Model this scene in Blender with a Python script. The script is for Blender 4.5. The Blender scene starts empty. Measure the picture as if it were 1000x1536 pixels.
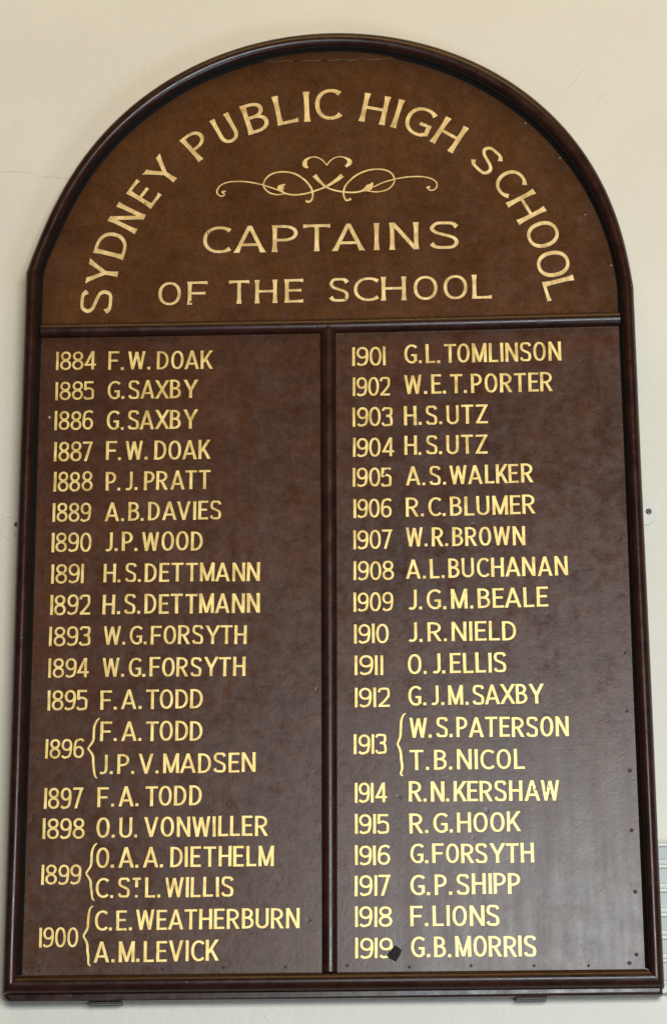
import bpy, bmesh, math, random
from mathutils import Vector
random.seed(7)
sc = bpy.context.scene
COL = sc.collection
MM = 0.001

# ---------------------------------------------------------------- camera, light, exposure
cam_d = bpy.data.cameras.new('camera')
cam_d.sensor_fit = 'VERTICAL'; cam_d.sensor_height = 36.0; cam_d.lens = 93.75
cam_d.clip_start = 0.05; cam_d.clip_end = 100
cam = bpy.data.objects.new('camera', cam_d); COL.objects.link(cam)
cam.location = (0.135429, -3.100037, -0.423543)
cam.rotation_euler = (1.8777592, 0.0046229, 0.0436511)
sc.camera = cam

world = bpy.data.worlds.new('World'); sc.world = world; world.use_nodes = True
bg = world.node_tree.nodes['Background']
bg.inputs[0].default_value = (1.0, 0.88, 0.70, 1); bg.inputs[1].default_value = 0.05

def area(name, loc, target, size, power, color):
    d = bpy.data.lights.new(name, 'AREA'); d.shape = 'RECTANGLE'
    d.size, d.size_y = size; d.energy = power; d.color = color
    o = bpy.data.objects.new(name, d); COL.objects.link(o); o.location = loc
    o.rotation_euler = (Vector(target) - Vector(loc)).to_track_quat('-Z', 'Y').to_euler()
    return o
# first lamp: daylight from the windows across the room, low and to the right of the photographer
area('window_light', (0.95, -4.6, 0.55), (0.2, 0, 0.1), (1.9, 0.95), 186, (0.87, 0.965, 1.0))
area('low_fill_light', (1.2, -2.1, -.85), (0.1, 0, -.2), (0.9, 0.7), 27, (0.66, 0.82, 1.0))  # unseen low fill lamp, added to brighten and cool the bottom of the wall
# warm light from the pale ceiling above and in front of the wall
area('ceiling_light', (0.20, -1.3, 3.2), (0.0, 0, 0.9), (2.2, 1.0), 36, (1.0, 0.68, 0.24))

sc.view_settings.view_transform = 'Standard'; sc.view_settings.look = 'None'
sc.view_settings.exposure = 0.0; sc.view_settings.gamma = 1.0
sc.view_settings.use_curve_mapping = False
sc.render.engine = 'CYCLES'
sc.cycles.use_denoising = True

# ---------------------------------------------------------------- measured layout, millimetres on the face of the board
ENTRIES=[
 ('L', 'y', '1884', -340.9, 751.8, -290.7, 751.6, 24.4),
 ('L', 'n', 'F.W. DOAK', -275.3, 750.8, -144.8, 749.8, 24.2),
 ('L', 'y', '1885', -340.6, 712.0, -291.9, 711.8, 24.3),
 ('L', 'n', 'G.SAXBY', -275.3, 711.9, -163.2, 711.4, 24.3),
 ('L', 'y', '1886', -340.8, 672.5, -292.3, 672.3, 25.0),
 ('L', 'n', 'G.SAXBY', -275.7, 671.6, -162.7, 671.1, 24.9),
 ('L', 'y', '1887', -340.1, 631.6, -292.2, 631.4, 25.6),
 ('L', 'n', 'F.W. DOAK', -275.7, 632.0, -146.2, 631.2, 24.8),
 ('L', 'y', '1888', -339.9, 592.6, -291.3, 592.4, 25.5),
 ('L', 'n', 'P.J. PRATT', -275.2, 592.6, -145.9, 592.3, 24.2),
 ('L', 'y', '1889', -340.0, 553.6, -292.0, 553.4, 24.4),
 ('L', 'n', 'A.B.DAVIES', -275.2, 553.2, -132.4, 553.1, 23.8),
 ('L', 'y', '1890', -340.2, 514.8, -290.7, 514.6, 24.7),
 ('L', 'n', 'J.P.WOOD', -275.2, 514.8, -154.9, 513.9, 24.3),
 ('L', 'y', '1891', -339.5, 475.0, -298.8, 474.9, 24.6),
 ('L', 'n', 'H.S.DETTMANN', -275.2, 475.5, -85.2, 473.9, 23.6),
 ('L', 'y', '1892', -339.6, 435.1, -290.5, 434.9, 25.2),
 ('L', 'n', 'H.S.DETTMANN', -275.5, 435.2, -85.1, 434.1, 24.7),
 ('L', 'y', '1893', -339.8, 396.3, -289.6, 396.1, 24.2),
 ('L', 'n', 'W.G.FORSYTH', -273.9, 397.2, -100.6, 395.3, 23.2),
 ('L', 'y', '1894', -339.5, 357.0, -290.3, 356.8, 24.0),
 ('L', 'n', 'W.G.FORSYTH', -273.8, 357.1, -102.0, 355.7, 23.7),
 ('L', 'y', '1895', -339.6, 316.7, -291.4, 316.6, 24.6),
 ('L', 'n', 'F.A.TODD', -275.4, 316.9, -152.9, 316.7, 23.8),
 ('L', 'y', '1896', -340.3, 258.2, -294.0, 258.0, 23.5),
 ('L', 'n', 'F.A.TODD', -275.3, 278.2, -152.5, 277.2, 24.0),
 ('L', 'n', 'J.P.V.MADSEN', -276.5, 238.1, -89.1, 238.3, 23.7),
 ('L', 'y', '1897', -340.2, 197.4, -294.2, 197.2, 25.3),
 ('L', 'n', 'F.A. TODD', -276.4, 198.8, -152.9, 199.1, 23.9),
 ('L', 'y', '1898', -340.8, 161.1, -290.9, 160.9, 24.7),
 ('L', 'n', 'O.U. VONWILLER', -277.1, 161.7, -74.6, 161.9, 24.0),
 ('L', 'y', '1899', -341.2, 107.0, -293.6, 106.8, 23.6),
 ('L', 'n', 'O.A.A. DIETHELM', -276.7, 126.1, -67.1, 125.9, 24.1),
 ('L', 'n', 'C.Sᵗ L.WILLIS', -276.3, 90.7, -114.6, 90.4, 23.5),
 ('L', 'y', '1900', -341.4, 33.6, -295.7, 33.5, 23.3),
 ('L', 'n', 'C.E.WEATHERBURN', -276.6, 52.5, -37.4, 52.9, 23.4),
 ('L', 'n', 'A.M.LEVICK', -276.6, 15.3, -131.2, 16.0, 24.0),
 ('R', 'y', '1901', 28.2, 749.8, 70.9, 749.6, 24.8),
 ('R', 'n', 'G.L.TOMLINSON', 93.2, 751.4, 287.2, 751.3, 25.0),
 ('R', 'y', '1902', 28.4, 709.7, 75.4, 709.5, 24.6),
 ('R', 'n', 'W.E.T.PORTER', 93.1, 711.0, 275.7, 711.1, 25.1),
 ('R', 'y', '1903', 28.5, 669.9, 78.2, 669.7, 24.9),
 ('R', 'n', 'H.S.UTZ', 92.2, 670.4, 195.1, 670.9, 24.8),
 ('R', 'y', '1904', 28.3, 630.5, 79.0, 630.2, 24.6),
 ('R', 'n', 'H.S.UTZ', 91.7, 631.8, 193.5, 631.9, 24.5),
 ('R', 'y', '1905', 28.0, 591.7, 76.1, 591.5, 24.5),
 ('R', 'n', 'A.S.WALKER', 93.3, 592.1, 248.3, 593.5, 24.2),
 ('R', 'y', '1906', 28.5, 551.9, 75.7, 551.8, 24.0),
 ('R', 'n', 'R.C.BLUMER', 92.8, 552.0, 250.0, 553.3, 24.3),
 ('R', 'y', '1907', 28.3, 512.1, 75.6, 511.9, 24.1),
 ('R', 'n', 'W.R.BROWN', 92.7, 514.2, 236.5, 513.7, 23.9),
 ('R', 'y', '1908', 28.0, 472.9, 77.2, 472.7, 24.0),
 ('R', 'n', 'A.L.BUCHANAN', 92.1, 473.4, 287.2, 474.6, 24.1),
 ('R', 'y', '1909', 28.1, 433.6, 76.0, 433.4, 23.8),
 ('R', 'n', 'J.G.M.BEALE', 92.9, 434.5, 262.0, 435.8, 24.6),
 ('R', 'y', '1910', 27.9, 393.8, 70.3, 393.6, 24.0),
 ('R', 'n', 'J.R.NIELD', 92.7, 394.6, 222.6, 395.0, 23.8),
 ('R', 'y', '1911', 28.0, 354.6, 63.9, 354.5, 24.3),
 ('R', 'n', 'O.J.ELLIS', 92.6, 354.7, 210.1, 355.7, 24.5),
 ('R', 'y', '1912', 28.1, 315.3, 70.6, 315.2, 23.7),
 ('R', 'n', 'G.J.M.SAXBY', 92.5, 316.2, 254.2, 316.7, 23.9),
 ('R', 'y', '1913', 26.9, 258.2, 66.5, 258.1, 23.8),
 ('R', 'n', 'W.S.PATERSON', 93.2, 277.3, 282.2, 276.2, 24.1),
 ('R', 'n', 'T.B.NICOL', 93.1, 238.2, 228.8, 237.9, 23.9),
 ('R', 'y', '1914', 27.7, 199.7, 65.8, 199.6, 23.6),
 ('R', 'n', 'R.N.KERSHAW', 91.8, 200.2, 268.1, 199.1, 24.0),
 ('R', 'y', '1915', 27.4, 162.8, 68.2, 162.6, 23.4),
 ('R', 'n', 'R.G.HOOK', 92.1, 162.5, 221.8, 163.2, 23.4),
 ('R', 'y', '1916', 27.2, 125.7, 68.6, 125.6, 23.2),
 ('R', 'n', 'G.FORSYTH', 92.4, 127.1, 236.4, 126.4, 22.8),
 ('R', 'y', '1917', 26.9, 89.3, 68.9, 89.2, 24.2),
 ('R', 'n', 'G.P.SHIPP', 92.3, 89.5, 219.9, 90.3, 24.0),
 ('R', 'y', '1918', 26.7, 53.1, 70.5, 53.0, 23.7),
 ('R', 'n', 'F.LIONS', 91.8, 53.3, 194.6, 53.3, 23.7),
 ('R', 'y', '1919', 26.8, 16.8, 70.8, 16.7, 23.6),
 ('R', 'n', 'G.B.MORRIS', 92.1, 17.5, 236.5, 17.0, 23.7),
]
BRACES=[('L', (-276.0, 306.3), (-282.3, 269.7), (-289.5, 269.8), (-277.5, 233.3)), ('L', (-275.8, 155.4), (-281.7, 121.4), (-288.4, 119.9), (-277.4, 87.6)), ('L', (-278.9, 81.4), (-283.9, 46.3), (-289.8, 46.4), (-280.4, 11.5)), ('R', (89.2, 306.9), (83.6, 268.9), (78.5, 269.8), (85.1, 231.1))]
ARC=[('S', -272.7, 826.4, -271.7, 858.0, 39.7), ('Y', -268.2, 863.3, -263.3, 894.9, 38.6), ('D', -259.4, 899.6, -250.5, 930.7, 39.5), ('N', -245.1, 934.7, -231.8, 958.8, 39.6), ('E', -225.0, 968.8, -212.1, 987.4, 38.8), ('Y', -205.0, 993.4, -184.7, 1020.1, 39.1), ('P', -164.5, 1032.1, -143.5, 1049.3, 39.7), ('U', -133.1, 1053.1, -110.5, 1064.7, 40.4), ('B', -100.3, 1067.9, -72.6, 1076.4, 42.6), ('L', -63.2, 1080.1, -37.4, 1085.3, 41.7), ('I', -30.3, 1084.6, -22.6, 1084.9, 42.3), ('C', -15.9, 1086.2, 17.0, 1087.3, 43.1), ('H', 40.1, 1084.0, 71.2, 1077.2, 40.5), ('I', 79.0, 1074.8, 86.8, 1072.4, 40.7), ('G', 92.3, 1070.8, 124.4, 1056.2, 40.4), ('H', 130.2, 1052.9, 157.2, 1035.9, 40.7), ('S', 178.3, 1022.7, 199.5, 1001.4, 35.9), ('C', 205.0, 994.9, 223.0, 970.4, 38.0), ('H', 224.3, 964.6, 239.8, 935.6, 39.3), ('O', 244.8, 931.6, 256.4, 897.7, 39.7), ('O', 258.0, 894.7, 264.4, 859.8, 40.5), ('L', 266.7, 855.3, 272.8, 830.4, 39.5)]
TITLES=[[('C', -158.6, 905.2, -124.0, 905.1, 36.4), ('A', -118.8, 905.1, -80.2, 905.0, 36.5), ('P', -70.4, 905.0, -38.7, 904.9, 36.6), ('T', -31.8, 904.9, 2.0, 904.8, 36.7), ('A', 5.3, 904.8, 44.8, 904.7, 36.8), ('I', 57.1, 904.7, 64.0, 904.7, 36.9), ('N', 77.6, 904.6, 112.8, 904.6, 37.0), ('S', 127.5, 904.5, 163.6, 904.4, 37.2)], [('O', -214.0, 835.9, -185.6, 835.9, 31.1), ('F', -176.7, 835.9, -152.3, 835.9, 31.2), ('T', -125.1, 835.9, -99.8, 835.9, 31.4), ('H', -92.0, 835.9, -65.2, 835.9, 31.5), ('E', -54.6, 835.9, -31.9, 836.0, 31.6), ('S', 0.8, 836.0, 25.1, 836.0, 31.7), ('C', 31.3, 836.0, 61.8, 836.0, 31.8), ('H', 66.3, 836.0, 96.3, 836.0, 32.0), ('O', 106.0, 836.0, 136.0, 836.0, 32.1), ('O', 143.5, 836.0, 173.4, 836.1, 32.2), ('L', 179.7, 836.1, 203.4, 836.1, 32.2)]]
OUTL=[(-380.8, 882.1), (-382.6, 847.7), (-382.5, 803.6), (-382.0, 734.2), (-380.9, 643.0), (-380.6, 574.7), (-380.9, 491.2), (-380.3, 395.7), (-380.9, 307.5), (-381.5, 212.8), (-382.2, 153.0), (-383.0, 61.0), (-383.7, -20.2)]
INL=[(-358.8, 882.8), (-361.5, 821.4), (-360.7, 793.6), (-360.8, 760.6), (-359.6, 648.8), (-359.4, 575.3), (-359.7, 508.7), (-358.5, 387.8), (-359.5, 323.5), (-360.2, 228.4), (-360.9, 145.3), (-360.4, 53.4), (-359.9, 0.7)]
OUTR=[(380.7, 846.7), (382.2, 821.7), (382.7, 779.9), (382.4, 709.6), (381.6, 627.2), (381.6, 560.6), (381.5, 494.7), (381.3, 387.5), (381.7, 280.1), (381.8, 181.9), (382.6, 90.2), (382.1, -22.7)]
INR=[(361.7, 840.3), (362.3, 808.2), (361.5, 781.5), (361.1, 736.5), (359.9, 628.7), (359.8, 528.8), (358.8, 378.8), (359.2, 312.6), (359.8, 187.5), (360.3, 121.4), (361.0, 60.7), (360.9, 0.8)]
ARCO=[(-380.8, 882.1), (-374.3, 909.2), (-368.1, 927.4), (-343.6, 982.0), (-319.7, 1030.6), (-292.3, 1069.2), (-250.2, 1111.4), (-207.6, 1144.9), (-164.8, 1171.3), (-121.8, 1188.8), (-78.6, 1200.5), (-35.5, 1207.0), (7.7, 1208.2), (50.8, 1205.1), (93.8, 1197.7), (136.6, 1185.1), (179.1, 1167.7), (221.3, 1142.9), (263.1, 1108.8), (304.1, 1062.3), (324.3, 1032.5), (344.0, 994.6), (363.1, 942.0), (372.3, 891.9), (377.1, 871.0), (380.7, 846.7)]
PINS=[(351.8, 376.9), (351.4, 305.5), (352.1, 233.8), (351.4, 162.7), (352.9, 90.6), (351.4, 17.7), (343.2, 8.2), (354.6, 734.3), (354.3, 662.8), (353.0, 591.1), (352.9, 519.7), (352.9, 448.4), (18.2, 8.6), (90.0, 6.3), (160.9, 7.1), (233.5, 6.3), (296.0, 5.7), (-353.6, 9.9), (-339.5, 6.7), (-268.6, 7.1), (-195.9, 6.7), (-125.3, 7.9), (-53.7, 7.9), (-347.8, 762.1), (-347.0, 689.7), (-348.8, 617.4), (-347.8, 545.9), (-349.3, 474.6), (-348.4, 330.7), (-347.8, 258.1), (-350.4, 186.1), (-353.0, 120.7), (-351.3, 64.2)]
ARCH_PINS=[(-336.5, 905.5), (-346.5, 835.5), (251.6, 1075.4), (293.8, 1025.9), (323.3, 947.0), (353.4, 877.3)]
SCROLL=[([(-130.5, 990.3), (-134.0, 988.6), (-132.0, 985.4), (-135.6, 983.4), (-140.1, 985.9), (-141.4, 990.9), (-137.8, 997.5), (-128.9, 1002.2), (-116.0, 1003.4), (-101.5, 1002.2), (-85.3, 998.3), (-70.8, 993.0), (-61.1, 988.9)], 'curl'), ([(-56.2, 984.9), (-64.3, 983.7), (-74.0, 986.4), (-80.8, 992.9), (-82.1, 1000.0), (-77.3, 1008.7), (-67.6, 1014.1), (-54.7, 1015.1), (-41.7, 1011.7), (-30.4, 1003.6), (-22.4, 993.2), (-19.8, 984.4), (-20.8, 976.5), (-24.9, 972.6), (-27.3, 973.4)], 'loop'), ([(-54.6, 998.2), (-59.5, 994.5), (-59.8, 989.8), (-54.6, 985.3), (-43.4, 982.9), (-28.9, 984.3), (-14.4, 988.7), (-1.5, 994.1), (9.8, 1001.6), (17.9, 1008.4)], 'leaf'), ([(-25.6, 1020.1), (-29.6, 1023.3), (-28.8, 1030.0), (-23.1, 1034.1), (-15.9, 1034.7), (-7.8, 1030.6), (-1.7, 1023.0)], 'heart'), ([(-1.9, 1023.0), (3.5, 1029.9), (10.8, 1034.0), (18.8, 1033.8), (25.3, 1030.4), (27.2, 1025.5), (22.0, 1020.3)], 'heart2'), ([(-17.6, 1009.3), (-12.0, 1002.1), (-3.1, 993.1), (7.3, 988.1), (20.2, 985.2), (34.6, 984.5), (45.1, 987.2), (53.2, 992.3), (56.5, 997.8)], 'leaf2'), ([(45.9, 987.2), (53.9, 985.2), (63.6, 984.5), (74.8, 987.3), (82.1, 994.2), (83.8, 1002.0), (79.9, 1010.0), (71.9, 1014.5), (60.6, 1015.8), (47.7, 1013.7), (34.8, 1007.3), (24.3, 997.4), (19.9, 988.7), (19.5, 980.8), (22.5, 973.7), (27.3, 974.8)], 'loop2'), ([(57.2, 990.9), (66.9, 996.0), (79.8, 1000.2), (92.7, 1003.0), (108.8, 1004.4), (123.2, 1003.3), (133.6, 999.1), (137.8, 992.8), (135.0, 986.2), (129.1, 985.0), (126.2, 988.7), (129.1, 989.9)], 'curl2')]
RAIL=[(-360.8, 804.3), (2.4, 802.2), (363.2, 804.6)]
MULL=[(-1.0, 793.8), (-1.6, 532.8), (-2.0, 243.6), (-2.3, -1.5)]
CHIPS=[(236.5, 216.2, 2.2), (241.1, 213.0, 1.6), (252.8, 211.2, 2.0), (256.1, 216.0, 1.3), (-173.3, 839.7, 2.0), (-170.9, 842.4, 1.2), (20.1, 839.0, 1.6), (265.8, 939.6, 1.6), (-152.4, 932.7, 1.2), (-149.9, 936.3, 0.9), (209.8, 410.9, 1.5), (147.4, 29.9, 1.4), (161.7, 47.5, 1.3), (160.4, 217.3, 0.8), (93.8, 56.0, 1.0), (66.9, 606.8, 2.0), (71.1, 613.6, 1.4), (15.9, 844.5, 0.8), (-155.8, 286.2, 0.8), (-217.3, 289.5, 0.9), (-99.2, 131.8, 1.0), (-232.7, 976.0, 1.2), (2.7, 1088.4, 0.9), (57.2, 284.7, 0.9), (124.4, 326.8, 0.8), (188.6, 248.9, 1.2), (129.9, 134.4, 0.7)]


# ---------------------------------------------------------------- materials
class NT:
    def __init__(self, name):
        self.m = bpy.data.materials.new(name); self.m.use_nodes = True
        self.t = self.m.node_tree; self.b = self.t.nodes['Principled BSDF']
        self.co = self.n('ShaderNodeTexCoord').outputs['Object']
    def n(self, typ, **kw):
        x = self.t.nodes.new(typ)
        for k, v in kw.items(): setattr(x, k, v)
        return x
    def l(self, a, b): self.t.links.new(a, b)
    def mapping(self, scale, rot=(0, 0, 0), src=None):
        m = self.n('ShaderNodeMapping'); m.inputs['Scale'].default_value = scale; m.inputs['Rotation'].default_value = rot
        self.l(src or self.co, m.inputs[0]); return m.outputs[0]
    def noise(self, scale, detail=4, rough=.55, vec=None, dist=0):
        x = self.n('ShaderNodeTexNoise'); x.inputs['Scale'].default_value = scale
        x.inputs['Detail'].default_value = detail; x.inputs['Roughness'].default_value = rough; x.inputs['Distortion'].default_value = dist
        self.l(vec or self.co, x.inputs['Vector']); return x.outputs['Fac']
    def ramp(self, fac, stops):
        x = self.n('ShaderNodeValToRGB'); e = x.color_ramp.elements
        while len(e) < len(stops): e.new(.5)
        for q, (p, c) in zip(e, stops):
            q.position = p; q.color = (c, c, c, 1) if not hasattr(c, '__len__') else tuple(c) + (1,)
        self.l(fac, x.inputs[0]); return x.outputs[0]
    def mix(self, fac, a, b, mode='MIX'):
        x = self.n('ShaderNodeMix', data_type='RGBA', blend_type=mode)
        for s, v in ((x.inputs[0], fac), (x.inputs[6], a), (x.inputs[7], b)):
            if isinstance(v, (int, float)): s.default_value = v if s.type == 'VALUE' else (v, v, v, 1)
            elif isinstance(v, tuple): s.default_value = v + (1,)
            else: self.l(v, s)
        return x.outputs[2]
    def math(self, op, a, b=0.0):
        x = self.n('ShaderNodeMath', operation=op)
        for s, v in ((x.inputs[0], a), (x.inputs[1], b)):
            if isinstance(v, (int, float)): s.default_value = v
            else: self.l(v, s)
        return x.outputs[0]
    def set(self, **kw):
        for k, v in kw.items():
            s = self.b.inputs[k.replace('_', ' ')]
            if isinstance(v, (int, float)): s.default_value = v
            elif isinstance(v, tuple): s.default_value = v + (1,)
            else: self.l(v, s)
    def bump(self, h, strength, dist):
        x = self.n('ShaderNodeBump'); x.inputs['Strength'].default_value = strength; x.inputs['Distance'].default_value = dist
        self.l(h, x.inputs['Height']); self.l(x.outputs[0], self.b.inputs['Normal'])

def panel_material(name, c0, c1, seed, s0, s1, rim=False):
    k = NT(name)
    off = k.n('ShaderNodeMapping'); off.inputs['Location'].default_value = (seed, 0, seed * .7); k.l(k.co, off.inputs[0]); v = off.outputs[0]
    big = k.noise(5.0, 5, .62, v, .6); mid = k.noise(34, 6, .66, v); fine = k.noise(230, 3, .6, v)
    dark = tuple(x * .36 for x in c0)
    col = k.mix(k.ramp(big, [(.34, 0.), (.66, 1.)]), c0, c1)
    col = k.mix(1.0, col, k.ramp(mid, [(.30, .74), (.70, 1.20)]), 'MULTIPLY')
    col = k.mix(1.0, col, k.ramp(fine, [(.30, .76), (.72, 1.20)]), 'MULTIPLY')
    col = k.mix(k.ramp(k.noise(13, 7, .72, v, .9), [(.56, 0.), (.76, .45)]), col, dark)     # stains
    col = k.mix(k.ramp(k.noise(115, 3, .6, v), [(.655, 0.), (.73, .8)]), col, dark)         # flecks
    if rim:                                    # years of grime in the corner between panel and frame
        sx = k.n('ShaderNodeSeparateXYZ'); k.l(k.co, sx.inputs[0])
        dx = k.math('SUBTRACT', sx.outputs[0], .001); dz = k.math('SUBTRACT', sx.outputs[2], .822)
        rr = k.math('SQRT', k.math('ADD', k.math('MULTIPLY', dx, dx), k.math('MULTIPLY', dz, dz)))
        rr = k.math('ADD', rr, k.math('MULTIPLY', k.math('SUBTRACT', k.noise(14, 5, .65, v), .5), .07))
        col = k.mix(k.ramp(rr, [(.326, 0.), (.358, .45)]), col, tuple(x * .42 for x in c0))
    scr = k.ramp(k.noise(1.0, 3, .6, k.mapping((330, 330, 26), (0, math.radians(52), 0), src=v)), [(.70, 0.), (.74, 1.)])
    scr2 = k.ramp(k.noise(1.0, 3, .6, k.mapping((420, 420, 30), (0, math.radians(-31), 0), src=v)), [(.71, 0.), (.75, 1.)])
    scr = k.math('MULTIPLY', k.math('MAXIMUM', scr, scr2), k.ramp(k.noise(9, 3, .5, v), [(.45, 0.), (.62, 1.)]))
    col = k.mix(k.math('MULTIPLY', scr, .5), col, dark)
    blot = k.noise(20, 7, .72, v, .5); blot2 = k.noise(75, 5, .7, v)
    streak = k.noise(1.0, 4, .6, k.mapping((46, 46, 4.5), src=v))
    rough = k.math('ADD', k.math('MULTIPLY', k.ramp(blot, [(.3, 0.), (.7, 1.)]), .10), k.math('MULTIPLY', k.ramp(blot2, [(.3, 0.), (.7, 1.)]), .12))
    rough = k.math('ADD', rough, k.math('MULTIPLY', k.ramp(streak, [(.35, 0.), (.65, 1.)]), .06))
    rough = k.math('ADD', rough, .165)
    spec = k.ramp(k.math('ADD', k.math('MULTIPLY', blot, .35), k.math('MULTIPLY', blot2, .65)), [(.38, s0), (.62, s1)])
    k.set(Base_Color=col, Roughness=rough, Specular_IOR_Level=spec)
    h = k.math('ADD', k.math('MULTIPLY', fine, .45), k.math('MULTIPLY', mid, .9))
    h = k.math('SUBTRACT', h, k.math('MULTIPLY', scr, .5))
    h = k.math('SUBTRACT', h, k.math('MULTIPLY', k.ramp(k.noise(62, 2, .5, v), [(.70, 0.), (.78, 1.)]), .8))
    k.bump(h, .35, .0005)
    return k.m

def frame_material():
    k = NT('frame_wood')
    gr = k.noise(1.0, 5, .6, k.mapping((30, 30, 30)), .6); fine = k.noise(420, 3, .6)
    col = k.mix(k.ramp(gr, [(.3, 0.), (.7, 1.)]), (.014, .0042, .0026), (.034, .0100, .0054))
    wear = k.ramp(k.noise(48, 6, .75), [(.62, 0.), (.74, .55)])
    col = k.mix(wear, col, (.060, .024, .014))
    nick = k.ramp(k.noise(150, 2, .5), [(.70, 0.), (.75, .8)])
    col = k.mix(nick, col, (.008, .004, .003))
    k.set(Base_Color=col, Roughness=k.ramp(k.noise(60, 5, .65), [(.3, .20), (.7, .36)]), Specular_IOR_Level=.27)
    h = k.math('ADD', k.math('MULTIPLY', k.noise(30, 3), 1.2), k.math('MULTIPLY', fine, .12))
    k.bump(k.math('SUBTRACT', h, k.math('MULTIPLY', nick, .5)), .30, .0006)
    return k.m

def gold_material(name, c0, c1, metal):
    k = NT(name)
    n = k.noise(55, 3, .55); br = k.noise(1.0, 3, .6, k.mapping((260, 260, 90))); f = k.noise(340, 3, .6)
    t_ = k.math('ADD', k.math('MULTIPLY', n, .65), k.math('MULTIPLY', br, .35))
    col = k.mix(k.ramp(t_, [(.38, 0.), (.60, 1.)]), c0, c1)
    col = k.mix(k.ramp(f, [(.58, 0.), (.76, .42)]), col, tuple(x * .58 for x in c0))
    rub = k.ramp(k.noise(70, 6, .75), [(.665, 0.), (.72, .7)])
    col = k.mix(rub, col, (.24, .125, .042))
    k.set(Base_Color=col, Metallic=metal, Roughness=k.ramp(t_, [(.3, .30), (.7, .50)]))
    k.bump(k.math('ADD', br, k.math('MULTIPLY', f, .5)), .35, .0003)
    return k.m

def wall_material():
    k = NT('wall_paint')
    big = k.noise(3.2, 5, .6); st = k.noise(170, 4, .62); lump = k.noise(55, 4, .6, dist=.5); wave = k.noise(9, 3, .5)
    col = k.mix(k.ramp(big, [(.3, 0.), (.7, 1.)]), (.612, .545, .442), (.667, .600, .495))
    col = k.mix(k.ramp(k.noise(26, 6, .72), [(.56, 0.), (.78, .22)]), col, (.52, .475, .39))
    col = k.mix(k.ramp(k.noise(130, 3, .6), [(.71, 0.), (.78, .35)]), col, (.40, .36, .30))
    k.set(Base_Color=col, Roughness=.50, Specular_IOR_Level=.35)
    h = k.math('ADD', k.math('MULTIPLY', st, .55), k.math('MULTIPLY', lump, 1.1))
    k.bump(k.math('ADD', h, k.math('MULTIPLY', wave, 2.2)), .30, .0022)
    return k.m

def plain(name, c, rough=.5, metal=0., var=.25, sc_=80, bump=.2):
    k = NT(name)
    n = k.noise(sc_, 4, .6)
    k.set(Base_Color=k.mix(n, tuple(x * (1 - var) for x in c), tuple(min(1, x * (1 + var)) for x in c)), Roughness=rough, Metallic=metal)
    k.bump(n, bump, .0006)
    return k.m

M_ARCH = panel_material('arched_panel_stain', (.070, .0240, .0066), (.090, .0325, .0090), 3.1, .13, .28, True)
M_LIST = panel_material('list_panel_stain', (.052, .0168, .0060), (.072, .0238, .0082), 11.7, .23, .37)
M_FRAME = frame_material()
M_GOLDT = gold_material('title_gold', (.63, .385, .135), (.87, .60, .262), .34)
M_GOLD = gold_material('list_gold', (.62, .385, .105), (.86, .625, .225), .34)
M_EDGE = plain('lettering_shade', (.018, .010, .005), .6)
M_WALL = wall_material()
M_PIN = plain('pin_metal', (.020, .012, .010), .45, .3)
M_PATCH = plain('bare_patch', (.018, .012, .010), .65, 0, .5, 300, .5)
M_PATCH.node_tree.nodes['Principled BSDF'].inputs['Specular IOR Level'].default_value = .12
M_PLATE = plain('painted_plate', (.60, .555, .475), .5, 0, .12)
M_SCREW = plain('screw_metal', (.17, .145, .11), .5, .4, .4, 400)
M_CLIP = plain('clip_metal', (.035, .030, .022), .4, .4, .5, 300)
M_VENT = plain('vent_paint', (.53, .51, .455), .45, 0, .10, 40)
M_CRACK = plain('crack_shadow', (.42, .385, .32), .8)
M_RIDGE = plain('split_wood', (.15, .085, .048), .5)
M_SHADE_STRIP = plain('inner_shade_black', (.0060, .0036, .0026), .75, 0, .4, 90)  # near-black colour stands in for the shade between panel and bead
M_SHADE_STRIP.node_tree.nodes['Principled BSDF'].inputs['Specular IOR Level'].default_value = .15
M_FLECK = plain('pale_filler', (.32, .25, .18), .6)

# ---------------------------------------------------------------- object helpers
FLAT = []                                  # meshes whose faces already look into the room
def link(name, bm, mat, parent=None, smooth=False):
    if not any(q is bm for q in FLAT): bmesh.ops.recalc_face_normals(bm, faces=bm.faces[:])
    me = bpy.data.meshes.new(name); bm.to_mesh(me); bm.free()
    me.materials.append(mat)
    if smooth:
        for p in me.polygons: p.use_smooth = True
    o = bpy.data.objects.new(name, me); COL.objects.link(o)
    if parent: o.parent = parent
    return o
def add_box(bm, x0, x1, y0, y1, z0, z1, bevel=0):
    vs = [bm.verts.new((x * MM, y * MM, z * MM)) for x in (x0, x1) for y in (y0, y1) for z in (z0, z1)]
    fs = [bm.faces.new([vs[i] for i in f]) for f in ((0, 1, 3, 2), (4, 6, 7, 5), (0, 4, 5, 1), (2, 3, 7, 6), (0, 2, 6, 4), (1, 5, 7, 3))]
    if bevel:
        es = list({e for f in fs for e in f.edges})
        bmesh.ops.bevel(bm, geom=es, offset=bevel * MM, segments=3, affect='EDGES', profile=.6)
def prism(bm, pts, y0, y1, bevel=0, seg=2):
    """extrude a face-on outline (x, z in mm) from y0 (front) to y1 (back)"""
    f = [bm.verts.new((x * MM, y0 * MM, z * MM)) for x, z in pts]
    b = [bm.verts.new((x * MM, y1 * MM, z * MM)) for x, z in pts]
    ff = bm.faces.new(f); bm.faces.new(b[::-1])
    n = len(pts)
    for i in range(n): bm.faces.new((f[i], b[i], b[(i + 1) % n], f[(i + 1) % n]))
    if bevel: bmesh.ops.bevel(bm, geom=list(ff.edges), offset=bevel * MM, segments=seg, affect='EDGES', profile=.5)
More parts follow.
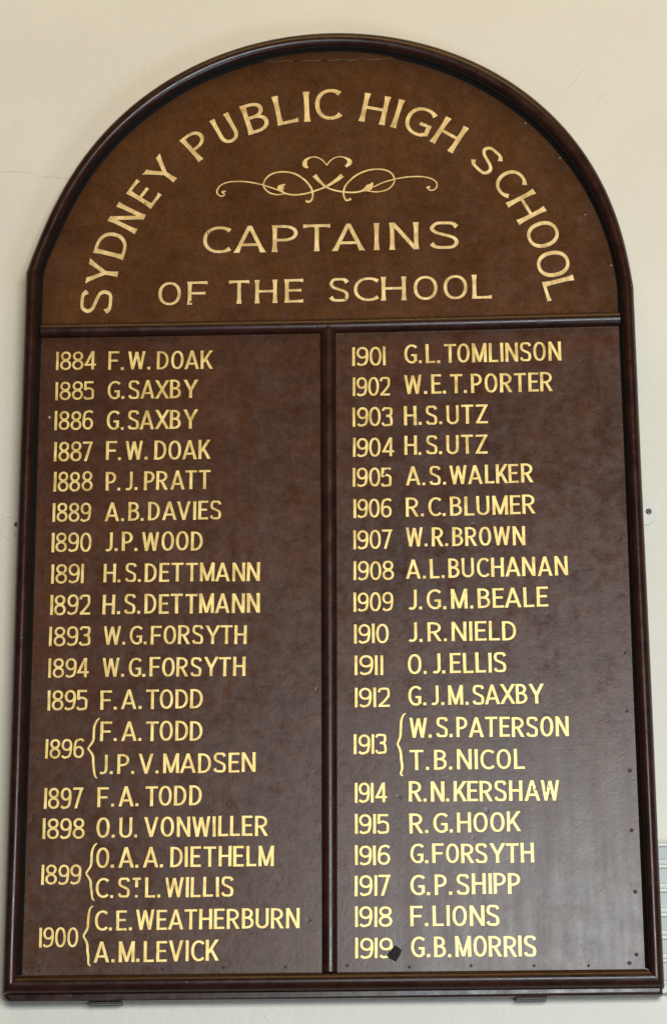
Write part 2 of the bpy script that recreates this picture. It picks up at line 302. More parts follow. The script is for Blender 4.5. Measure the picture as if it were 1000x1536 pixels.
def sheet(bm, pts, y):
    f = bm.faces.new([bm.verts.new((x * MM, y * MM, z * MM)) for x, z in pts])
    f.normal_update()
    if f.normal.y > 0: f.normal_flip()
def disc(bm, cx, cz, r, y0, h, n=14, rings=3):
    """low dome facing the room"""
    prev = None
    for k in range(rings + 1):
        a = k / rings * math.pi / 2
        rr, yy = r * math.cos(a), y0 - h * math.sin(a)
        if k == rings:
            c = bm.verts.new((cx * MM, yy * MM, cz * MM))
            for i in range(n): bm.faces.new((prev[i], prev[(i + 1) % n], c))
        else:
            ring = [bm.verts.new(((cx + rr * math.cos(2 * math.pi * i / n)) * MM, yy * MM, (cz + rr * math.sin(2 * math.pi * i / n)) * MM)) for i in range(n)]
            if prev:
                for i in range(n): bm.faces.new((prev[i], prev[(i + 1) % n], ring[(i + 1) % n], ring[i]))
            prev = ring

# ---------------------------------------------------------------- wall
bm = bmesh.new(); add_box(bm, -1800, 1800, 34, 160, -1500, 2200)
wall = link('wall', bm, M_WALL); wall['kind'] = 'structure'
def crack(pts, w):
    bm = bmesh.new(); FLAT.append(bm)
    fine = []
    for (x0, z0), (x1, z1) in zip(pts, pts[1:]):
        for k in range(5):
            t = k / 5; fine.append((x0 + (x1 - x0) * t + random.uniform(-.5, .5), z0 + (z1 - z0) * t + random.uniform(-.9, .9)))
    fine.append(pts[-1])
    for (a, b), i in zip(zip(fine, fine[1:]), range(999)):
        w0 = w * random.uniform(.4, 1.); w1 = w * random.uniform(.4, 1.)
        sheet(bm, [(a[0], a[1] - w0 / 2), (b[0], b[1] - w1 / 2), (b[0], b[1] + w1 / 2), (a[0], a[1] + w0 / 2)], 33.7 - .02 * (i % 2))
    return link('crack', bm, M_CRACK, wall)

# ---------------------------------------------------------------- the board
board = bpy.data.objects.new('honour_board', None); COL.objects.link(board)
board.empty_display_size = .2; board.location = (0, 0, -.028)
board['label'] = 'dark brown arched wooden honour board with gold lettering fixed to a cream wall'
board['category'] = 'honour board'
class P:                                   # children keep world coordinates
    pass
def part(name, bm, mat, parent=board, smooth=False):
    o = link(name, bm, mat, None, smooth)
    o.parent = parent
    off = board.location
    o.matrix_parent_inverse.identity()
    if parent is board: o.location = -off
    return o

CX, CZ = 1.0, 822.0
CO = [67.709, 17.155, -74.85, -2.354, 12.247, -4.717, 386.566]
def r_out(t):
    u = (t - 90) / 90; r = 0
    for c in CO: r = r * u + c
    return r
def r_in(t): return 359.3 + 6.0 * math.exp(-((171.1 - t) / 7.) ** 2)
def pol(r, t): return (CX + r * math.cos(math.radians(t)), CZ + r * math.sin(math.radians(t)))
T0, T1 = 171.1, 3.7
AT = [T0 + (T1 - T0) * i / 90 for i in range(91)]
XI, XO = 360.3, 381.6
arc_out = [pol(r_out(t), t) for t in AT]; arc_in = [pol(r_in(t), t) for t in AT]

# moulding section: (fraction from inner edge to outer edge, height in front of the panel)
PROF = [(0, -2.), (0, 4.6)]
for _i in range(1, 20):
    _u = _i / 20                                     # a nearly half-round bead, its crest a little outside the middle
    PROF.append((_u ** .93, 4.6 * (1 - _u) ** 1.2 + 10.6 * math.sqrt(1 - (2 * _u - 1) ** 2) * (1 + .10 * _u)))
PROF += [(1, -1.5), (1, -9.)]
PROFB = [(0, -2.), (0, 1.)] + [(u, 1.0 + 11.2 * math.sqrt(1 - (2 * u - 1) ** 2) * (1 + .06 * u)) for u in [_i / 20 for _i in range(1, 20)]] + [(1, -1.5), (1, -9.)]
def sweep(inner, outer, prof=PROF, y=0):
    bm = bmesh.new(); rows = []
    for (xi, zi), (xo, zo) in zip(inner, outer):
        rows.append([bm.verts.new(((xi + (xo - xi) * t) * MM, (y - h) * MM, (zi + (zo - zi) * t) * MM)) for t, h in prof])
    for a, b in zip(rows, rows[1:]):
        for i in range(len(prof) - 1): bm.faces.new((a[i], a[i + 1], b[i + 1], b[i]))
    return bm
def lin(p, q, n=24, wob=0.0):
    out = []
    for i in range(n + 1):
        t = i / n
        w = wob * math.sin(t * 7.1 + p[0]) * math.sin(math.pi * t)
        out.append((p[0] + (q[0] - p[0]) * t + (w if abs(q[1] - p[1]) > abs(q[0] - p[0]) else 0), p[1] + (q[1] - p[1]) * t))
    return out
BZ_I, BZ_O = 1.0, -20.5
G = .25
SHADE_STRIP = [(0, -2), (0, .3), (.18, 1.0), (.42, 2.2), (.66, 4.0), (.86, 6.2), (1.08, 8.4), (1.12, 2)]
SW = 4.6                                             # width of the strip inside the bead that carries the recess shade as colour
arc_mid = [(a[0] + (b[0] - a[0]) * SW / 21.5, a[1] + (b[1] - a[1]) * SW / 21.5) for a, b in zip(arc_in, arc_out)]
part('arch_moulding', sweep(arc_mid, arc_out), M_FRAME, smooth=True)
part('inner_shade_strip', sweep(arc_in, arc_mid, SHADE_STRIP), M_SHADE_STRIP, smooth=True)
TL, TR = arc_mid[0], arc_mid[-1]
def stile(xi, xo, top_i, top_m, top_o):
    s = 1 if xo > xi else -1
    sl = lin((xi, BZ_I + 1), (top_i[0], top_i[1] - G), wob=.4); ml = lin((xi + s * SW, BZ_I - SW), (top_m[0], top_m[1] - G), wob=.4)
    part('inner_shade_strip', sweep(sl, [(m[0], a[1]) for m, a in zip(ml, sl)], SHADE_STRIP), M_SHADE_STRIP, smooth=True)
    part('side_moulding', sweep(ml, lin((xo, BZ_O + G), (top_o[0], top_o[1] - G), wob=.4)), M_FRAME, smooth=True)
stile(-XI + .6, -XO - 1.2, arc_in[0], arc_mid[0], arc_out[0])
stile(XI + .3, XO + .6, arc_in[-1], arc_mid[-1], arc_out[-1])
part('bottom_moulding', sweep(lin((-XI + .6 - G, BZ_I), (XI + .3 + G, BZ_I)), lin((-XO - 1.2, BZ_O), (XO + .6, BZ_O)), PROFB), M_FRAME, smooth=True)

# backing board behind everything; its lower edge shows as a ledge under the moulding
bk = [(-XO + 12, -28.2), (-XO + 5, -27.2), (-XO + 1.0, -23), (-XO + 1.6, 860)]
bk += [pol(r_out(t) - 2.2, t) for t in AT[::3]]
bk += [(XO - 2.2, 800), (XO - 1.5, -27.8)]
bm = bmesh.new(); prism(bm, bk[::-1], 3.0, 24.0, 3.5, 3); part('backing_board', bm, M_FRAME)

# rails with a half-round face
HR = [(0, -1), (0, 1.0)] + [(.5 - .5 * math.cos(math.pi * i / 14), 1.0 + 7.4 * math.sin(math.pi * i / 14)) for i in range(1, 14)] + [(1, 1.0), (1, -1)]
RZ = 804.0
def rail_line(dz): return [(-XI, 804.2 + dz), (-180, 803.4 + dz), (0, 802.8 + dz), (180, 803.4 + dz), (XI + 1, 804.6 + dz)]
part('cross_rail', sweep(rail_line(-9.2), rail_line(9.4), HR), M_FRAME, smooth=True)
part('mullion', sweep([(-11.2, BZ_I), (-10.6, 400), (-10.6, 803)], [(6.6, BZ_I), (8.2, 400), (8.6, 803)], [(t, h * .98) for t, h in HR]), M_FRAME, smooth=True)

# panels
bm = bmesh.new()
ap = [(-XI - 3, 806)] + [pol(r_in(t) + 3, t) for t in AT[::2]] + [(XI + 3, 806)]
prism(bm, ap[::-1], 0, 2.5); arched = part('arched_panel', bm, M_ARCH)
bm = bmesh.new(); prism(bm, [(-XI - 3, -2), (-3, -2), (-3, 801), (-XI - 3, 801)], 0, 2.5); list_l = part('list_panel', bm, M_LIST)
bm = bmesh.new(); prism(bm, [(0, -2), (XI + 3, -2), (XI + 3, 801), (0, 801)], 0, 2.5); list_r = part('list_panel', bm, M_LIST)
# split along the flat top of the arched panel: the filler piece stands a little proud
seg = [pol(r_in(t) + 1.5, t) for t in [104 - 28 * i / 20 for i in range(21)]]
edge = [(88 - 8.8 * i, 1171.6 + .8 * math.sin(i * 1.7) + .5 * math.sin(i * 4.1)) for i in range(21)]
bm = bmesh.new(); prism(bm, [(x, max(z, 1171)) for x, z in seg] + edge, -1.6, -.002, .5); part('filler_strip', bm, M_ARCH, arched)
bm = bmesh.new(); FLAT.append(bm)
for i in range(20):
    if random.random() < .8:
        (x0, z0), (x1, z1) = edge[i], edge[i + 1]; w = random.uniform(.3, .9)
        sheet(bm, [(x0, z0 - w - .2), (x1, z1 - w - .2), (x1, z1 + .2), (x0, z0 + .2)], -.25 - .01 * (i % 2))
part('split_edge', bm, M_RIDGE, arched)

# ---------------------------------------------------------------- sign-writer's lettering
def arc(cx, cy, rx, ry, a0, a1, n=18, e=2.0):
    out = []
    for i in range(n + 1):
        t = math.radians(a0 + (a1 - a0) * i / n); c, s = math.cos(t), math.sin(t)
        out.append((cx + rx * math.copysign(abs(c) ** (2 / e), c), cy + ry * math.copysign(abs(s) ** (2 / e), s)))
    return out
def spline(pts, n=7):
    P_ = [pts[0]] + list(pts) + [pts[-1]]; out = []
    for i in range(1, len(P_) - 2):
        p0, p1, p2, p3 = P_[i - 1:i + 3]
        for k in range(n):
            t = k / n
            out.append(tuple(.5 * (2 * b + (c - a) * t + (2 * a - 5 * b + 4 * c - d) * t * t + (-a + 3 * b - 3 * c + d) * t ** 3) for a, b, c, d in zip(p0, p1, p2, p3)))
    out.append(pts[-1]); return out
WID = dict(A=.78, B=.60, C=.64, D=.64, E=.53, F=.58, G=.68, H=.66, I=.16, J=.46, K=.64, L=.50, M=.78, N=.68, O=.68, P=.58, R=.64, S=.60, T=.64, U=.66, V=.72, W=.93, X=.76, Y=.78, Z=.62)
WID.update({'0': .56, '1': .16, '2': .52, '3': .52, '4': .58, '5': .52, '6': .55, '7': .50, '8': .57, '9': .55, '.': .14, ' ': .12, 'ᵗ': .40})
def glyph(ch, w, sv, sh):
    """strokes in units of cap height: ('l', p, q, free0, free1) stem; ('h', x0, x1, y, free0, free1) bar; ('p', pts, free0, free1) curve"""
    a, b = sv / 2, sh / 2; S = []
    st = lambda x, y0=0., y1=1., f0=1, f1=1: S.append(('l', (x, y0), (x, y1), f0, f1))
    dg = lambda p, q, f0=1, f1=1: S.append(('l', p, q, f0, f1))
    br = lambda x0, x1, y, f0=0, f1=1: S.append(('h', x0, x1, y, f0, f1))
    cv = lambda pts, f0=0, f1=0: S.append(('p', pts, f0, f1))
    def bowl(y0, y1, xr, k=.42):
        cx = xr * k; return [(a, y1)] + arc(cx, (y0 + y1) / 2, xr - cx, (y1 - y0) / 2, 90, -90, 16, 2.2) + [(a, y0)]
    if ch == 'A': dg((a, 0), (w / 2, 1), 1, 0); dg((w - a, 0), (w / 2, 1), 1, 0); br(a + (w / 2 - a) * .3, w - a - (w / 2 - a) * .3, .29, 0, 0)
    elif ch == 'B': st(a); cv(bowl(.53, 1 - b, w - a - .045)); cv(bowl(b, .53, w - a))
    elif ch == 'C': rx = (w - a - .03) / 1.68; cv(arc(a + rx, .5, rx, .5 - b, 46, 314, 30, 2.15), 1, 1)
    elif ch == 'D': st(a); cv(bowl(b, 1 - b, w - a, .34))
    elif ch == 'E': st(a); br(a, w, 1 - b); br(a, w * .90, .52); br(a, w, b)
    elif ch == 'F': st(a); br(a, w, 1 - b); br(a, w * .90, .49)
    elif ch == 'G':
        rx = (w - a - .02) / 1.74; cv(arc(a + rx, .5, rx, .5 - b, 45, 296, 28, 2.15), 1, 0)
        xs = w - a; cv([(a + rx + rx * .35, b + .02), (xs * .86, b + .055), (xs, .13)]); st(xs, .10, .44, 0, 0); br(w * .56, w, .44 - b * .2, 1, 0)
    elif ch == 'H': st(a); st(w - a); br(a, w - a, .51, 0, 0)
    elif ch == 'I': st(w / 2)
    elif ch == 'J': cv([(w - a, 1), (w - a, .8), (w - a, .55)] + arc(w * .46, .27, w * .54 - a, .27 - b, 0, -128, 14, 2.1), 1, 1)
    elif ch == 'K': st(a); dg((a * 1.6, .36), (w - a * 1.1, 1), 0, 1); dg((w * .40, .56), (w - a, 0), 0, 1)
    elif ch == 'L': st(a); br(a, w, b)
    elif ch == 'M': st(a); st(w - a); dg((a, 1), (w / 2, 0.02), 0, 0); dg((w - a, 1), (w / 2, 0.02), 0, 0)
    elif ch == 'N': st(a); st(w - a); dg((a, 1), (w - a, 0), 0, 0)
    elif ch in 'O0': cv(arc(w / 2, .5, w / 2 - a, .5 - b, 90, 450, 40, 2.2)[:-1] + ['closed'])
    elif ch == 'P': st(a); cv(bowl(.44, 1 - b, w - a))
    elif ch == 'R': st(a); cv(bowl(.47, 1 - b, w - a - .02)); dg((w * .46, .47), (w - a, 0), 0, 1)
    elif ch == 'S': cv(spline([(w - a * .9, .80), (w * .79, .925), (w * .53, 1 - b), (w * .23, .93), (a, .76), (w * .21, .61), (w * .5, .515), (w * .81, .41), (w - a, .25), (w * .80, .075), (w * .48, b), (w * .20, .08), (a * .8, .20)]), 1, 1)
    elif ch == 'T': br(0, w, 1 - b, 1, 1); st(w / 2, 0, 1, 1, 0)
    elif ch == 'U': cv([(a, 1), (a, .8), (a, .55)] + arc(w / 2, .31, w / 2 - a, .31 - b, 180, 360, 20, 2.1) + [(w - a, .55), (w - a, .8), (w - a, 1)], 1, 1)
    elif ch == 'V': dg((a, 1), (w / 2, 0), 1, 0); dg((w - a, 1), (w / 2, 0), 1, 0)
    elif ch == 'W':
        for p, q in (((a, 1), (w * .27, 0)), ((w * .27, 0), (w / 2, .97)), ((w / 2, .97), (w * .73, 0)), ((w * .73, 0), (w - a, 1))): dg(p, q, 0, 0)
    elif ch == 'X': dg((a, 1), (w - a, 0)); dg((a, 0), (w - a, 1))
    elif ch == 'Y': dg((a, 1), (w / 2, .42), 1, 0); dg((w - a, 1), (w / 2, .42), 1, 0); st(w / 2, 0, .48, 1, 0)
    elif ch == 'Z': br(0, w, 1 - b, 1, 0); br(0, w, b, 0, 1); dg((a, b * .8), (w - a, 1 - b * .8), 0, 0)
    elif ch == '1': st(w / 2)
    elif ch == '2': cv(spline([(a * .7, .77), (w * .20, .92), (w * .5, 1 - b), (w * .82, .92), (w - a, .74), (w * .84, .53), (w * .46, .25), (a * 1.1, b + .02)]), 1, 0); br(a * .4, w, b, 0, 1)
    elif ch == '3':
        cv(spline([(a * .6, .83), (w * .25, .95), (w * .52, 1 - b), (w * .83, .92), (w - a * 1.2, .76), (w * .80, .60), (w * .40, .54)]), 1, 0)
        cv(spline([(w * .40, .54), (w * .78, .50), (w - a, .29), (w * .84, .09), (w * .48, b), (w * .20, .06), (a * .5, .19)]), 0, 1)
    elif ch == '4': dg((w * .70, 1), (a * .9, .24), 0, 0); br(.0, w, .26, 0, 0); st(w * .72)
    elif ch == '5': br(a, w * .92, 1 - b); dg((a * 1.25, 1), (a * 1.05, .52), 0, 0); cv(spline([(a * .9, .53), (w * .45, .62), (w * .84, .52), (w - a, .31), (w * .83, .09), (w * .47, b), (w * .20, .055), (a * .5, .16)]), 0, 1)
    elif ch == '6':
        cv(arc(w / 2, .31, w / 2 - a, .31 - b, 90, 450, 30, 2.1)[:-1] + ['closed']); cv(spline([(w * .93, .87), (w * .74, .95), (w * .54, 1 - b), (w * .24, .86), (a * 1.05, .58), (a, .31)]), 1, 0)
    elif ch == '9':
        cv(arc(w / 2, .69, w / 2 - a, .31 - b, 90, 450, 30, 2.1)[:-1] + ['closed']); cv(spline([(w * .07, .13), (w * .26, .05), (w * .46, b), (w * .76, .14), (w - a * 1.05, .42), (w - a, .69)]), 1, 0)
    elif ch == '7': br(0, w, 1 - b, 1, 0); dg((w - a * 1.1, 1 - b * .3), (w * .30, 0), 0, 1)
    elif ch == '8':
        cv(arc(w / 2, .75, w / 2 - a - .025, .25 - b, 90, 450, 28, 2.1)[:-1] + ['closed']); cv(arc(w / 2, .27, w / 2 - a, .27 - b * .9, 90, 450, 30, 2.1)[:-1] + ['closed'])
    elif ch == '.': S.append(('h', w / 2 - a, w / 2 + a, a, 0, 0, sv))
    elif ch == 'ᵗ':
        S.append(('h', 0, w, .94, 0, 0)); S.append(('l', (w / 2, .52), (w / 2, .95), 0, 0)); S.append(('h', w / 2 - a * .8, w / 2 + a * .8, a, 0, 0, sv * .8))
    return S

def draw(bm, strokes, fmap, sv, sh, flare, grow=0., layer0=0, yb=-.40):
    """paint strokes as leaf-thin ribbons, each on its own layer; fmap maps (x, y) in cap heights to mm"""
    for li, s in enumerate(strokes):
        y = yb - .07 * (li + layer0)
        rows = []; closed = False
        TS = (0, .05, .10, .16, .24, .5, .76, .84, .90, .95, 1)
        def fl(d, on): return 1 + (flare * max(0, 1 - d / .30) ** 1.7 if on else 0)
        if s[0] == 'l':
            (x0, y0), (x1, y1) = s[1], s[2]; L = math.hypot(x1 - x0, y1 - y0); sn = abs(y1 - y0) / L
            wd = sv / max(sn, .35) * (1.0 if sn > .99 else .94)
            for t in TS:
                k = fl(t * L, s[3]) * fl((1 - t) * L, s[4]); hw = wd * k / 2 + grow
                yy = y0 + (y1 - y0) * t + (grow if (t == 1) == (y1 > y0) and t in (0, 1) else -grow if t in (0, 1) else 0)
                xx = x0 + (x1 - x0) * t
                rows.append(((xx - hw, yy), (xx + hw, yy)))
        elif s[0] == 'h':
            x0, x1, yy = s[1], s[2], s[3]; L = x1 - x0
            for t in TS:
                k = fl(t * L * 1.3, s[4]) * fl((1 - t) * L * 1.3, s[5]); hw = (s[6] if len(s) > 6 else sh) / 2 + grow
                up = hw * (1 + (k - 1) * (1.6 if yy < .4 else .4)); dn = hw * (1 + (k - 1) * (1.6 if yy > .6 else .4))
                xx = x0 + L * t + (-grow if t == 0 else grow if t == 1 else 0)
                rows.append(((xx, yy - dn), (xx, yy + up)))
        else:
            pts = list(s[1])
            if pts[-1] == 'closed': pts = pts[:-1]; closed = True
            q = [pts[0]]
            for p_ in pts[1:]:
                if math.hypot(p_[0] - q[-1][0], p_[1] - q[-1][1]) > 1e-4: q.append(p_)
            pts = q; n = len(pts); ln = [0]
            for i in range(1, n): ln.append(ln[-1] + math.hypot(pts[i][0] - pts[i - 1][0], pts[i][1] - pts[i - 1][1]))
            for i in range(n):
                pa = pts[i - 1] if (i or closed) else pts[0]; pb = pts[(i + 1) % n] if (i < n - 1 or closed) else pts[-1]
                dx, dy = pb[0] - pa[0], pb[1] - pa[1]; d = math.hypot(dx, dy) or 1; dx /= d; dy /= d
                wd = math.sqrt((sv * .90 * dy) ** 2 + (sh * dx) ** 2)
                if not closed: wd *= fl(ln[i], s[2]) * fl(ln[-1] - ln[i], s[3])
                hw = wd / 2 + grow; ex = 0
                if not closed and i == 0: ex = -grow
                if not closed and i == n - 1: ex = grow
                cx, cy = pts[i][0] + dx * ex, pts[i][1] + dy * ex
                rows.append(((cx - dy * hw, cy + dx * hw), (cx + dy * hw, cy - dx * hw)))
        vs = []
        for l_, r_ in rows:
            out = []
            for p_ in (l_, r_):
                X, Z = fmap(*p_); out.append(bm.verts.new((X * MM, y * MM, Z * MM)))
            vs.append(out)
        pairs = list(zip(vs, vs[1:])) + ([(vs[-1], vs[0])] if closed else [])
        for A_, B_ in pairs:
            f = bm.faces.new((A_[0], A_[1], B_[1], B_[0])); f.normal_update()
            if f.normal.y > 0: f.normal_flip()
    return bm

def placer(x0, z0, x1, z1, h, jit=0.):
    L = math.hypot(x1 - x0, z1 - z0); ux, uz = (x1 - x0) / L, (z1 - z0) / L
    return lambda ox: (lambda x, y: (x0 + ux * (x + ox) * h - uz * y * h, z0 + uz * (x + ox) * h + ux * y * h)), L / h

def text_line(name, text, x0, z0, x1, z1, h, mat, parent, sv, sh, gap, flare, year=False):
    mk, L = placer(x0, z0, x1, z1, h)
    adv = []
    for i, ch in enumerate(text):
        nx = text[i + 1] if i + 1 < len(text) else ''
        g = gap
        if nx == '.': g = gap * .9
        elif ch == '.': g = gap * (1.1 if nx == ' ' else 2.0)
        elif nx == ' ': g = 0
        elif ch == ' ': g = gap
        elif ch + nx in ('LT', 'AT', 'TA', 'AV', 'VA', 'AY', 'TO', 'LV', 'WA', 'YT', 'AW', 'KE', 'PA', 'OA', 'AX', 'XB', 'SA', 'MA', 'EA'): g = gap * .4
        if not year and ch not in '. ': g *= random.uniform(.85, 1.15)
        adv.append((WID[ch], g))
    tot_w = sum(w for w, g in adv); tot_g = sum(g for w, g in adv[:-1])
    k = L / (tot_w + tot_g)
    bm = bmesh.new(); FLAT.append(bm)
    x = 0.0
    for ch, (w, g) in zip(text, adv):
        ww = w * k if ch not in '1I.' else w
        if ch in '1I.': xo = x + (w * k - ww) / 2
        else: xo = x
        if ch != ' ':
            jx, jy, jh = random.uniform(-.012, .012), random.uniform(-.012, .012), 1 + random.uniform(-.012, .012)
            f0 = mk(xo + jx); lean = random.uniform(-.012, .012)
            draw(bm, glyph(ch, ww, sv * random.uniform(.95, 1.05), sh * random.uniform(.95, 1.06)), (lambda a_, b_, f0=f0, jy=jy, jh=jh, lean=lean: f0(a_ + b_ * lean, b_ * jh + jy)), sv * random.uniform(.96, 1.04), sh, flare)
        x += (w + g) * k
    return part(name, bm, mat, parent)

for pn, kind, text, x0, z0, x1, z1, h in ENTRIES:
    par = list_l if pn == 'L' else list_r
    if kind == 'y': text_line('year_lettering', text, x0, z0, x1, z1, h, M_GOLD, par, .130, .104, .05, .05, True)
    else: text_line('name_lettering', text, x0, z0, x1, z1, h, M_GOLD, par, .146, .106, .118, .08)

def free_ribbon(bm, pts, wid, y, n=9):
    q = spline(pts, n); N = len(q); vs = []
    for i in range(N):
        pa, pb = q[max(0, i - 1)], q[min(N - 1, i + 1)]
        dx, dy = pb[0] - pa[0], pb[1] - pa[1]; d = math.hypot(dx, dy) or 1; hw = wid(i / (N - 1)) / 2
        vs.append([bm.verts.new(((q[i][0] + s * -dy / d * hw) * MM, y * MM, (q[i][1] + s * dx / d * hw) * MM)) for s in (1, -1)])
    for A_, B_ in zip(vs, vs[1:]):
        f = bm.faces.new((A_[0], A_[1], B_[1], B_[0])); f.normal_update()
        if f.normal.y > 0: f.normal_flip()

for pn, top, mid, tip, bot in BRACES:
    bm = bmesh.new(); FLAT.append(bm)
    sx = mid[0]; up = [top, (top[0] - 3.2, top[1] - 3.0), (sx + .2, top[1] - 10), (sx - .3, (top[1] + tip[1]) / 2), (sx - 1.0, tip[1] + 9), (tip[0] + 1.2, tip[1] + 1.5), tip]
    lo = [tip, (tip[0] + 1.2, tip[1] - 1.5), (sx - 1.0, tip[1] - 9), (sx - .2, (bot[1] + tip[1]) / 2), (sx + .8, bot[1] + 10), (bot[0] - 2.4, bot[1] + 2.6), bot]
    wf = lambda t: 1.1 + 1.7 * math.sin(math.pi * min(1, max(0, t))) ** .8
    free_ribbon(bm, up, wf, -.42); free_ribbon(bm, lo, wf, -.50)
    part('brace_mark', bm, M_GOLD, list_l if pn == 'L' else list_r)

# title: every letter stands where the sign-writer put it
SVT, SHT, FLT = .138, .098, .46
def letters(name, items, k=1.0):   # one word or line of the title
    bm = bmesh.new(); FLAT.append(bm); be = bmesh.new(); FLAT.append(be)
    for ch, x0, z0, x1, z1, h in items:
        mk, L = placer(x0, z0, x1, z1, h)
        if ch == 'I': mk, L = placer(x0, z0, x1, z1, h); g = [('l', (L / 2, 0), (L / 2, 1), 1, 1)]
        else: g = glyph(ch, L, SVT * k, SHT * k)
        draw(bm, g, mk(0), SVT * k, SHT * k, FLT, 0, 0, -.40)
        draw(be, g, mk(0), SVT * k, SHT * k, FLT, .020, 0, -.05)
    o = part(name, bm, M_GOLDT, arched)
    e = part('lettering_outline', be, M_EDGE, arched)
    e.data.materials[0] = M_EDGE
    return o
for a_, b_ in ((0, 6), (6, 12), (12, 16), (16, 22)): letters('title_lettering', ARC[a_:b_])
letters('title_lettering', TITLES[0], 1.0)
for a_, b_ in ((0, 2), (2, 5), (5, 11)): letters('title_lettering', TITLES[1][a_:b_], 1.02)

# scroll ornament
bm = bmesh.new(); FLAT.append(bm)
WF = {'curl': lambda t: 2.0 - .5 * t, 'curl2': lambda t: 1.5 + .5 * t,
      'loop': lambda t: 1.7 + .9 * t, 'loop2': lambda t: 1.7 + .6 * t,
      'leaf': lambda t: .5 + 7.2 * math.exp(-((t - .15) / .085) ** 2) + 1.6 * min(1, t * 6) + 4.0 * max(0, t - .72) / .28,
      'leaf2': lambda t: .5 + 6.6 * math.exp(-((1 - t - .15) / .085) ** 2) + 1.6 * min(1, (1 - t) * 6) + 4.0 * max(0, .28 - t) / .28,
      'heart': lambda t: 1.6 + 4.4 * math.exp(-((t - .22) / .17) ** 2) - (1.2 if t < .03 else 0), 'heart2': lambda t: 1.6 + 4.4 * math.exp(-((t - .80) / .17) ** 2)}
for i, (pts, kd) in enumerate(SCROLL): free_ribbon(bm, pts, WF[kd], -.40 - .07 * i)
for k, (cx, cz) in enumerate((SCROLL[0][0][1], SCROLL[-1][0][-2], SCROLL[1][0][-1], SCROLL[6][0][-1])):
    sheet(bm, [(cx + 1.9 * math.cos(t * .5), cz + 1.9 * math.sin(t * .5)) for t in range(12)], -1.0 - .03 * k)
part('scroll_ornament', bm, M_GOLDT, arched)

# ---------------------------------------------------------------- pins, marks, fixings
def pin(x, z, r, parent, mat=None):
    bm = bmesh.new(); disc(bm, x, z, r, -.02, r * .35); return part('panel_pin', bm, mat or M_PIN, parent, True)
for x, z in PINS: pin(x, z, 2.3 if (x > 340 and z < 260) else 1.75, list_r if x > 0 else list_l, M_FLECK if (x < -340 and 660 < z < 720) else None)
for i, (x, z) in enumerate(ARCH_PINS): pin(x, z, 1.5 if i < 2 else 0.95, arched, M_PIN if i < 2 else M_FLECK)
bm = bmesh.new(); prism(bm, [(73.3, 31.5), (77, 29.6), (81.2, 25.6), (79, 20), (74.5, 12.8), (68, 16), (63.7, 19.3), (66.5, 24)][::-1], -1.1, -.01, .25)
o = part('dark_patch', bm, M_PATCH, list_r); o['label'] = 'dark diamond shaped patch over the end of the last year'

def plate(x, xo, z, s):
    bm = bmesh.new(); pts = [(x - s * 6, z - 19)]
    for i in range(13):
        t = -math.pi / 2 + math.pi * i / 12
        pts.append((x + (xo - x) * math.cos(t) ** .85 if abs(math.cos(t)) > 1e-6 else x, z + 16.5 * math.sin(t)))
    pts.append((x - s * 6, z + 19))
    if s < 0: pts = pts[::-1]
    prism(bm, pts[::-1], 31.4, 33.9, .5); pl = part('mirror_plate', bm, M_PLATE)
    return pl
def screw(x, z, y, r, parent):
    bm = bmesh.new(); disc(bm, x, z, r, y, r * .35, 16)
    o = part('screw', bm, M_SCREW, parent, True)
    a = random.uniform(.3, 1.2); q = y - r * .35 - .05
    for k in (0, 1):
        c, s = math.cos(a + k * math.pi / 2), math.sin(a + k * math.pi / 2); L, w = r * .72, r * .14
        bm = bmesh.new(); FLAT.append(bm)
        sheet(bm, [(x + u * c * L - v * s * w, z + u * s * L + v * c * w) for u, v in ((-1, -1), (1, -1), (1, 1), (-1, 1))], q - .02 * k)
        me = bpy.data.meshes.new('slot'); bm.to_mesh(me); bm.free(); me.materials.append(M_EDGE)
        if k == 0: first = me
        else:
            b2 = bmesh.new(); b2.from_mesh(first); b2.from_mesh(me); b2.to_mesh(first); b2.free()
            bpy.data.meshes.remove(me)
    # the cross slot belongs to the screw's own mesh
    b2 = bmesh.new(); b2.from_mesh(o.data); n0 = len(b2.faces); b2.from_mesh(first); b2.faces.ensure_lookup_table()
    o.data.materials.append(M_EDGE)
    for f in b2.faces[n0:]: f.material_index = 1
    b2.to_mesh(o.data); b2.free()
    return o
pl = plate(381, 399.3, 562.5, 1); screw(389.6, 563.5, 31.4, 3.9, pl)
pl = plate(-383, -392.8, 560.5, -1); screw(-389.0, 561, 31.4, 3.2, pl)
for x0, x1 in ((-283.4, -245.4), (211.6, 247.6)):
    bm = bmesh.new(); add_box(bm, x0, x1, 11, 33.5, -30.9, -27.9, 1.3); cl = part('support_clip', bm, M_CLIP)
    screw((x0 + x1) / 2 + 3, -29.4, 11.1, 1.0, cl)

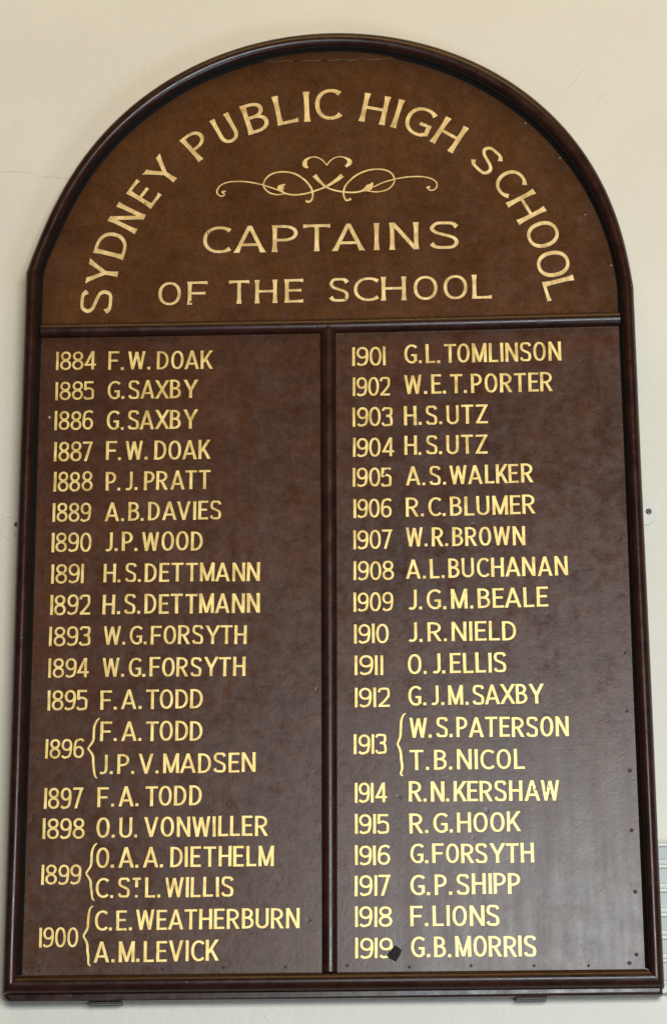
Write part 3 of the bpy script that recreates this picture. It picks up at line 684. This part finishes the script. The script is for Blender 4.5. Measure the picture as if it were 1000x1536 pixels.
# ---------------------------------------------------------------- louvred vent in the wall beside the lower right corner
vent = bpy.data.objects.new('wall_vent', None); COL.objects.link(vent); vent.location = (.45, .028, -.0235)
vent['label'] = 'pale painted louvred wall vent half hidden behind the lower right edge of the board'; vent['category'] = 'vent'
def vpart(name, bm):
    o = link(name, bm, M_VENT); o.parent = vent; o.location = -vent.location; return o
bm = bmesh.new(); add_box(bm, 330, 640, 31.5, 34.5, -22, 156, .4); vpart('vent_plate', bm)
bm = bmesh.new(); add_box(bm, 330, 640, 20, 35, -24, -14.5, 1.2); vpart('vent_sill', bm)
lines = [154.3, 128.8, 100.6, 72.0, 45.8, 18.6, -13]
for zt, zb in zip(lines, lines[1:]):
    bm = bmesh.new()
    prof = [(33, zt - 1.6), (22.5, zt - 2.2), (19.6, zt - 3.6), (19.6, zt - 6.8), (22.4, zt - 8.2), (29.0, zb + 4.6), (33, zb + 4.0)]
    A_ = [bm.verts.new((330 * MM, y * MM, z * MM)) for y, z in prof]; B_ = [bm.verts.new((640 * MM, y * MM, z * MM)) for y, z in prof]
    for i in range(len(prof)): bm.faces.new((A_[i], A_[(i + 1) % len(prof)], B_[(i + 1) % len(prof)], B_[i]))
    bm.faces.new(A_); bm.faces.new(B_[::-1]); vpart('slat', bm)

# chips where the leaf has come away
for x, z, s in CHIPS:
    bm = bmesh.new(); FLAT.append(bm); a0 = random.uniform(0, 6.28)
    sheet(bm, [(x + s * random.uniform(.5, 1.15) * math.cos(a0 + k * .785) * (1.25 if k % 4 == 0 else .8), z + s * random.uniform(.5, 1.15) * math.sin(a0 + k * .785)) for k in range(8)], -.95)
    part('paint_chip', bm, M_ARCH if z > 806 else M_LIST, arched if z > 806 else (list_r if x > 0 else list_l))

# ridges and filled patches in the wall paint
def ridge(pts, w):
    bm = bmesh.new(); FLAT.append(bm)
    q = spline(pts, 8); rows = []
    for i, (x, z) in enumerate(q):
        pa, pb = q[max(0, i - 1)], q[min(len(q) - 1, i + 1)]; d = math.hypot(pb[0] - pa[0], pb[1] - pa[1]) or 1
        nx, nz = -(pb[1] - pa[1]) / d, (pb[0] - pa[0]) / d; k = w * (.35 + .65 * math.sin(math.pi * i / (len(q) - 1))) * random.uniform(.7, 1.2)
        rows.append([bm.verts.new(((x + nx * s * k) * MM, y * MM, (z + nz * s * k) * MM)) for s, y in ((-1, 33.95), (-.3, 33.4), (.3, 33.4), (1, 33.95))])
    for a, b in zip(rows, rows[1:]):
        for i in range(3):
            f = bm.faces.new((a[i], a[i + 1], b[i + 1], b[i])); f.normal_update()
            if f.normal.y > 0: f.normal_flip()
    return link('scuff', bm, M_WALL, wall, True)
ridge([(309, 1140), (318, 1150), (327, 1163), (334, 1168)], .6)
ridge([(300, 1128), (305, 1134)], .8); ridge([(344, 1120), (352, 1128), (358, 1131)], 1.0)
ridge([(-408, 578), (-404, 566), (-408, 553), (-402, 545), (-396, 541)], 1.0); ridge([(-411, 566), (-400, 572), (-395, 570)], .8)
ridge([(-392, -35), (-391, -52)], .7); ridge([(-80, -44), (-76, -50)], .8)

crack([(-436, 1040.5), (-425, 1040.1), (-408, 1040.8), (-386, 1038.2), (-373, 1031.3), (-360, 1032.9), (-338, 1028.6), (-326, 1028)], .5)
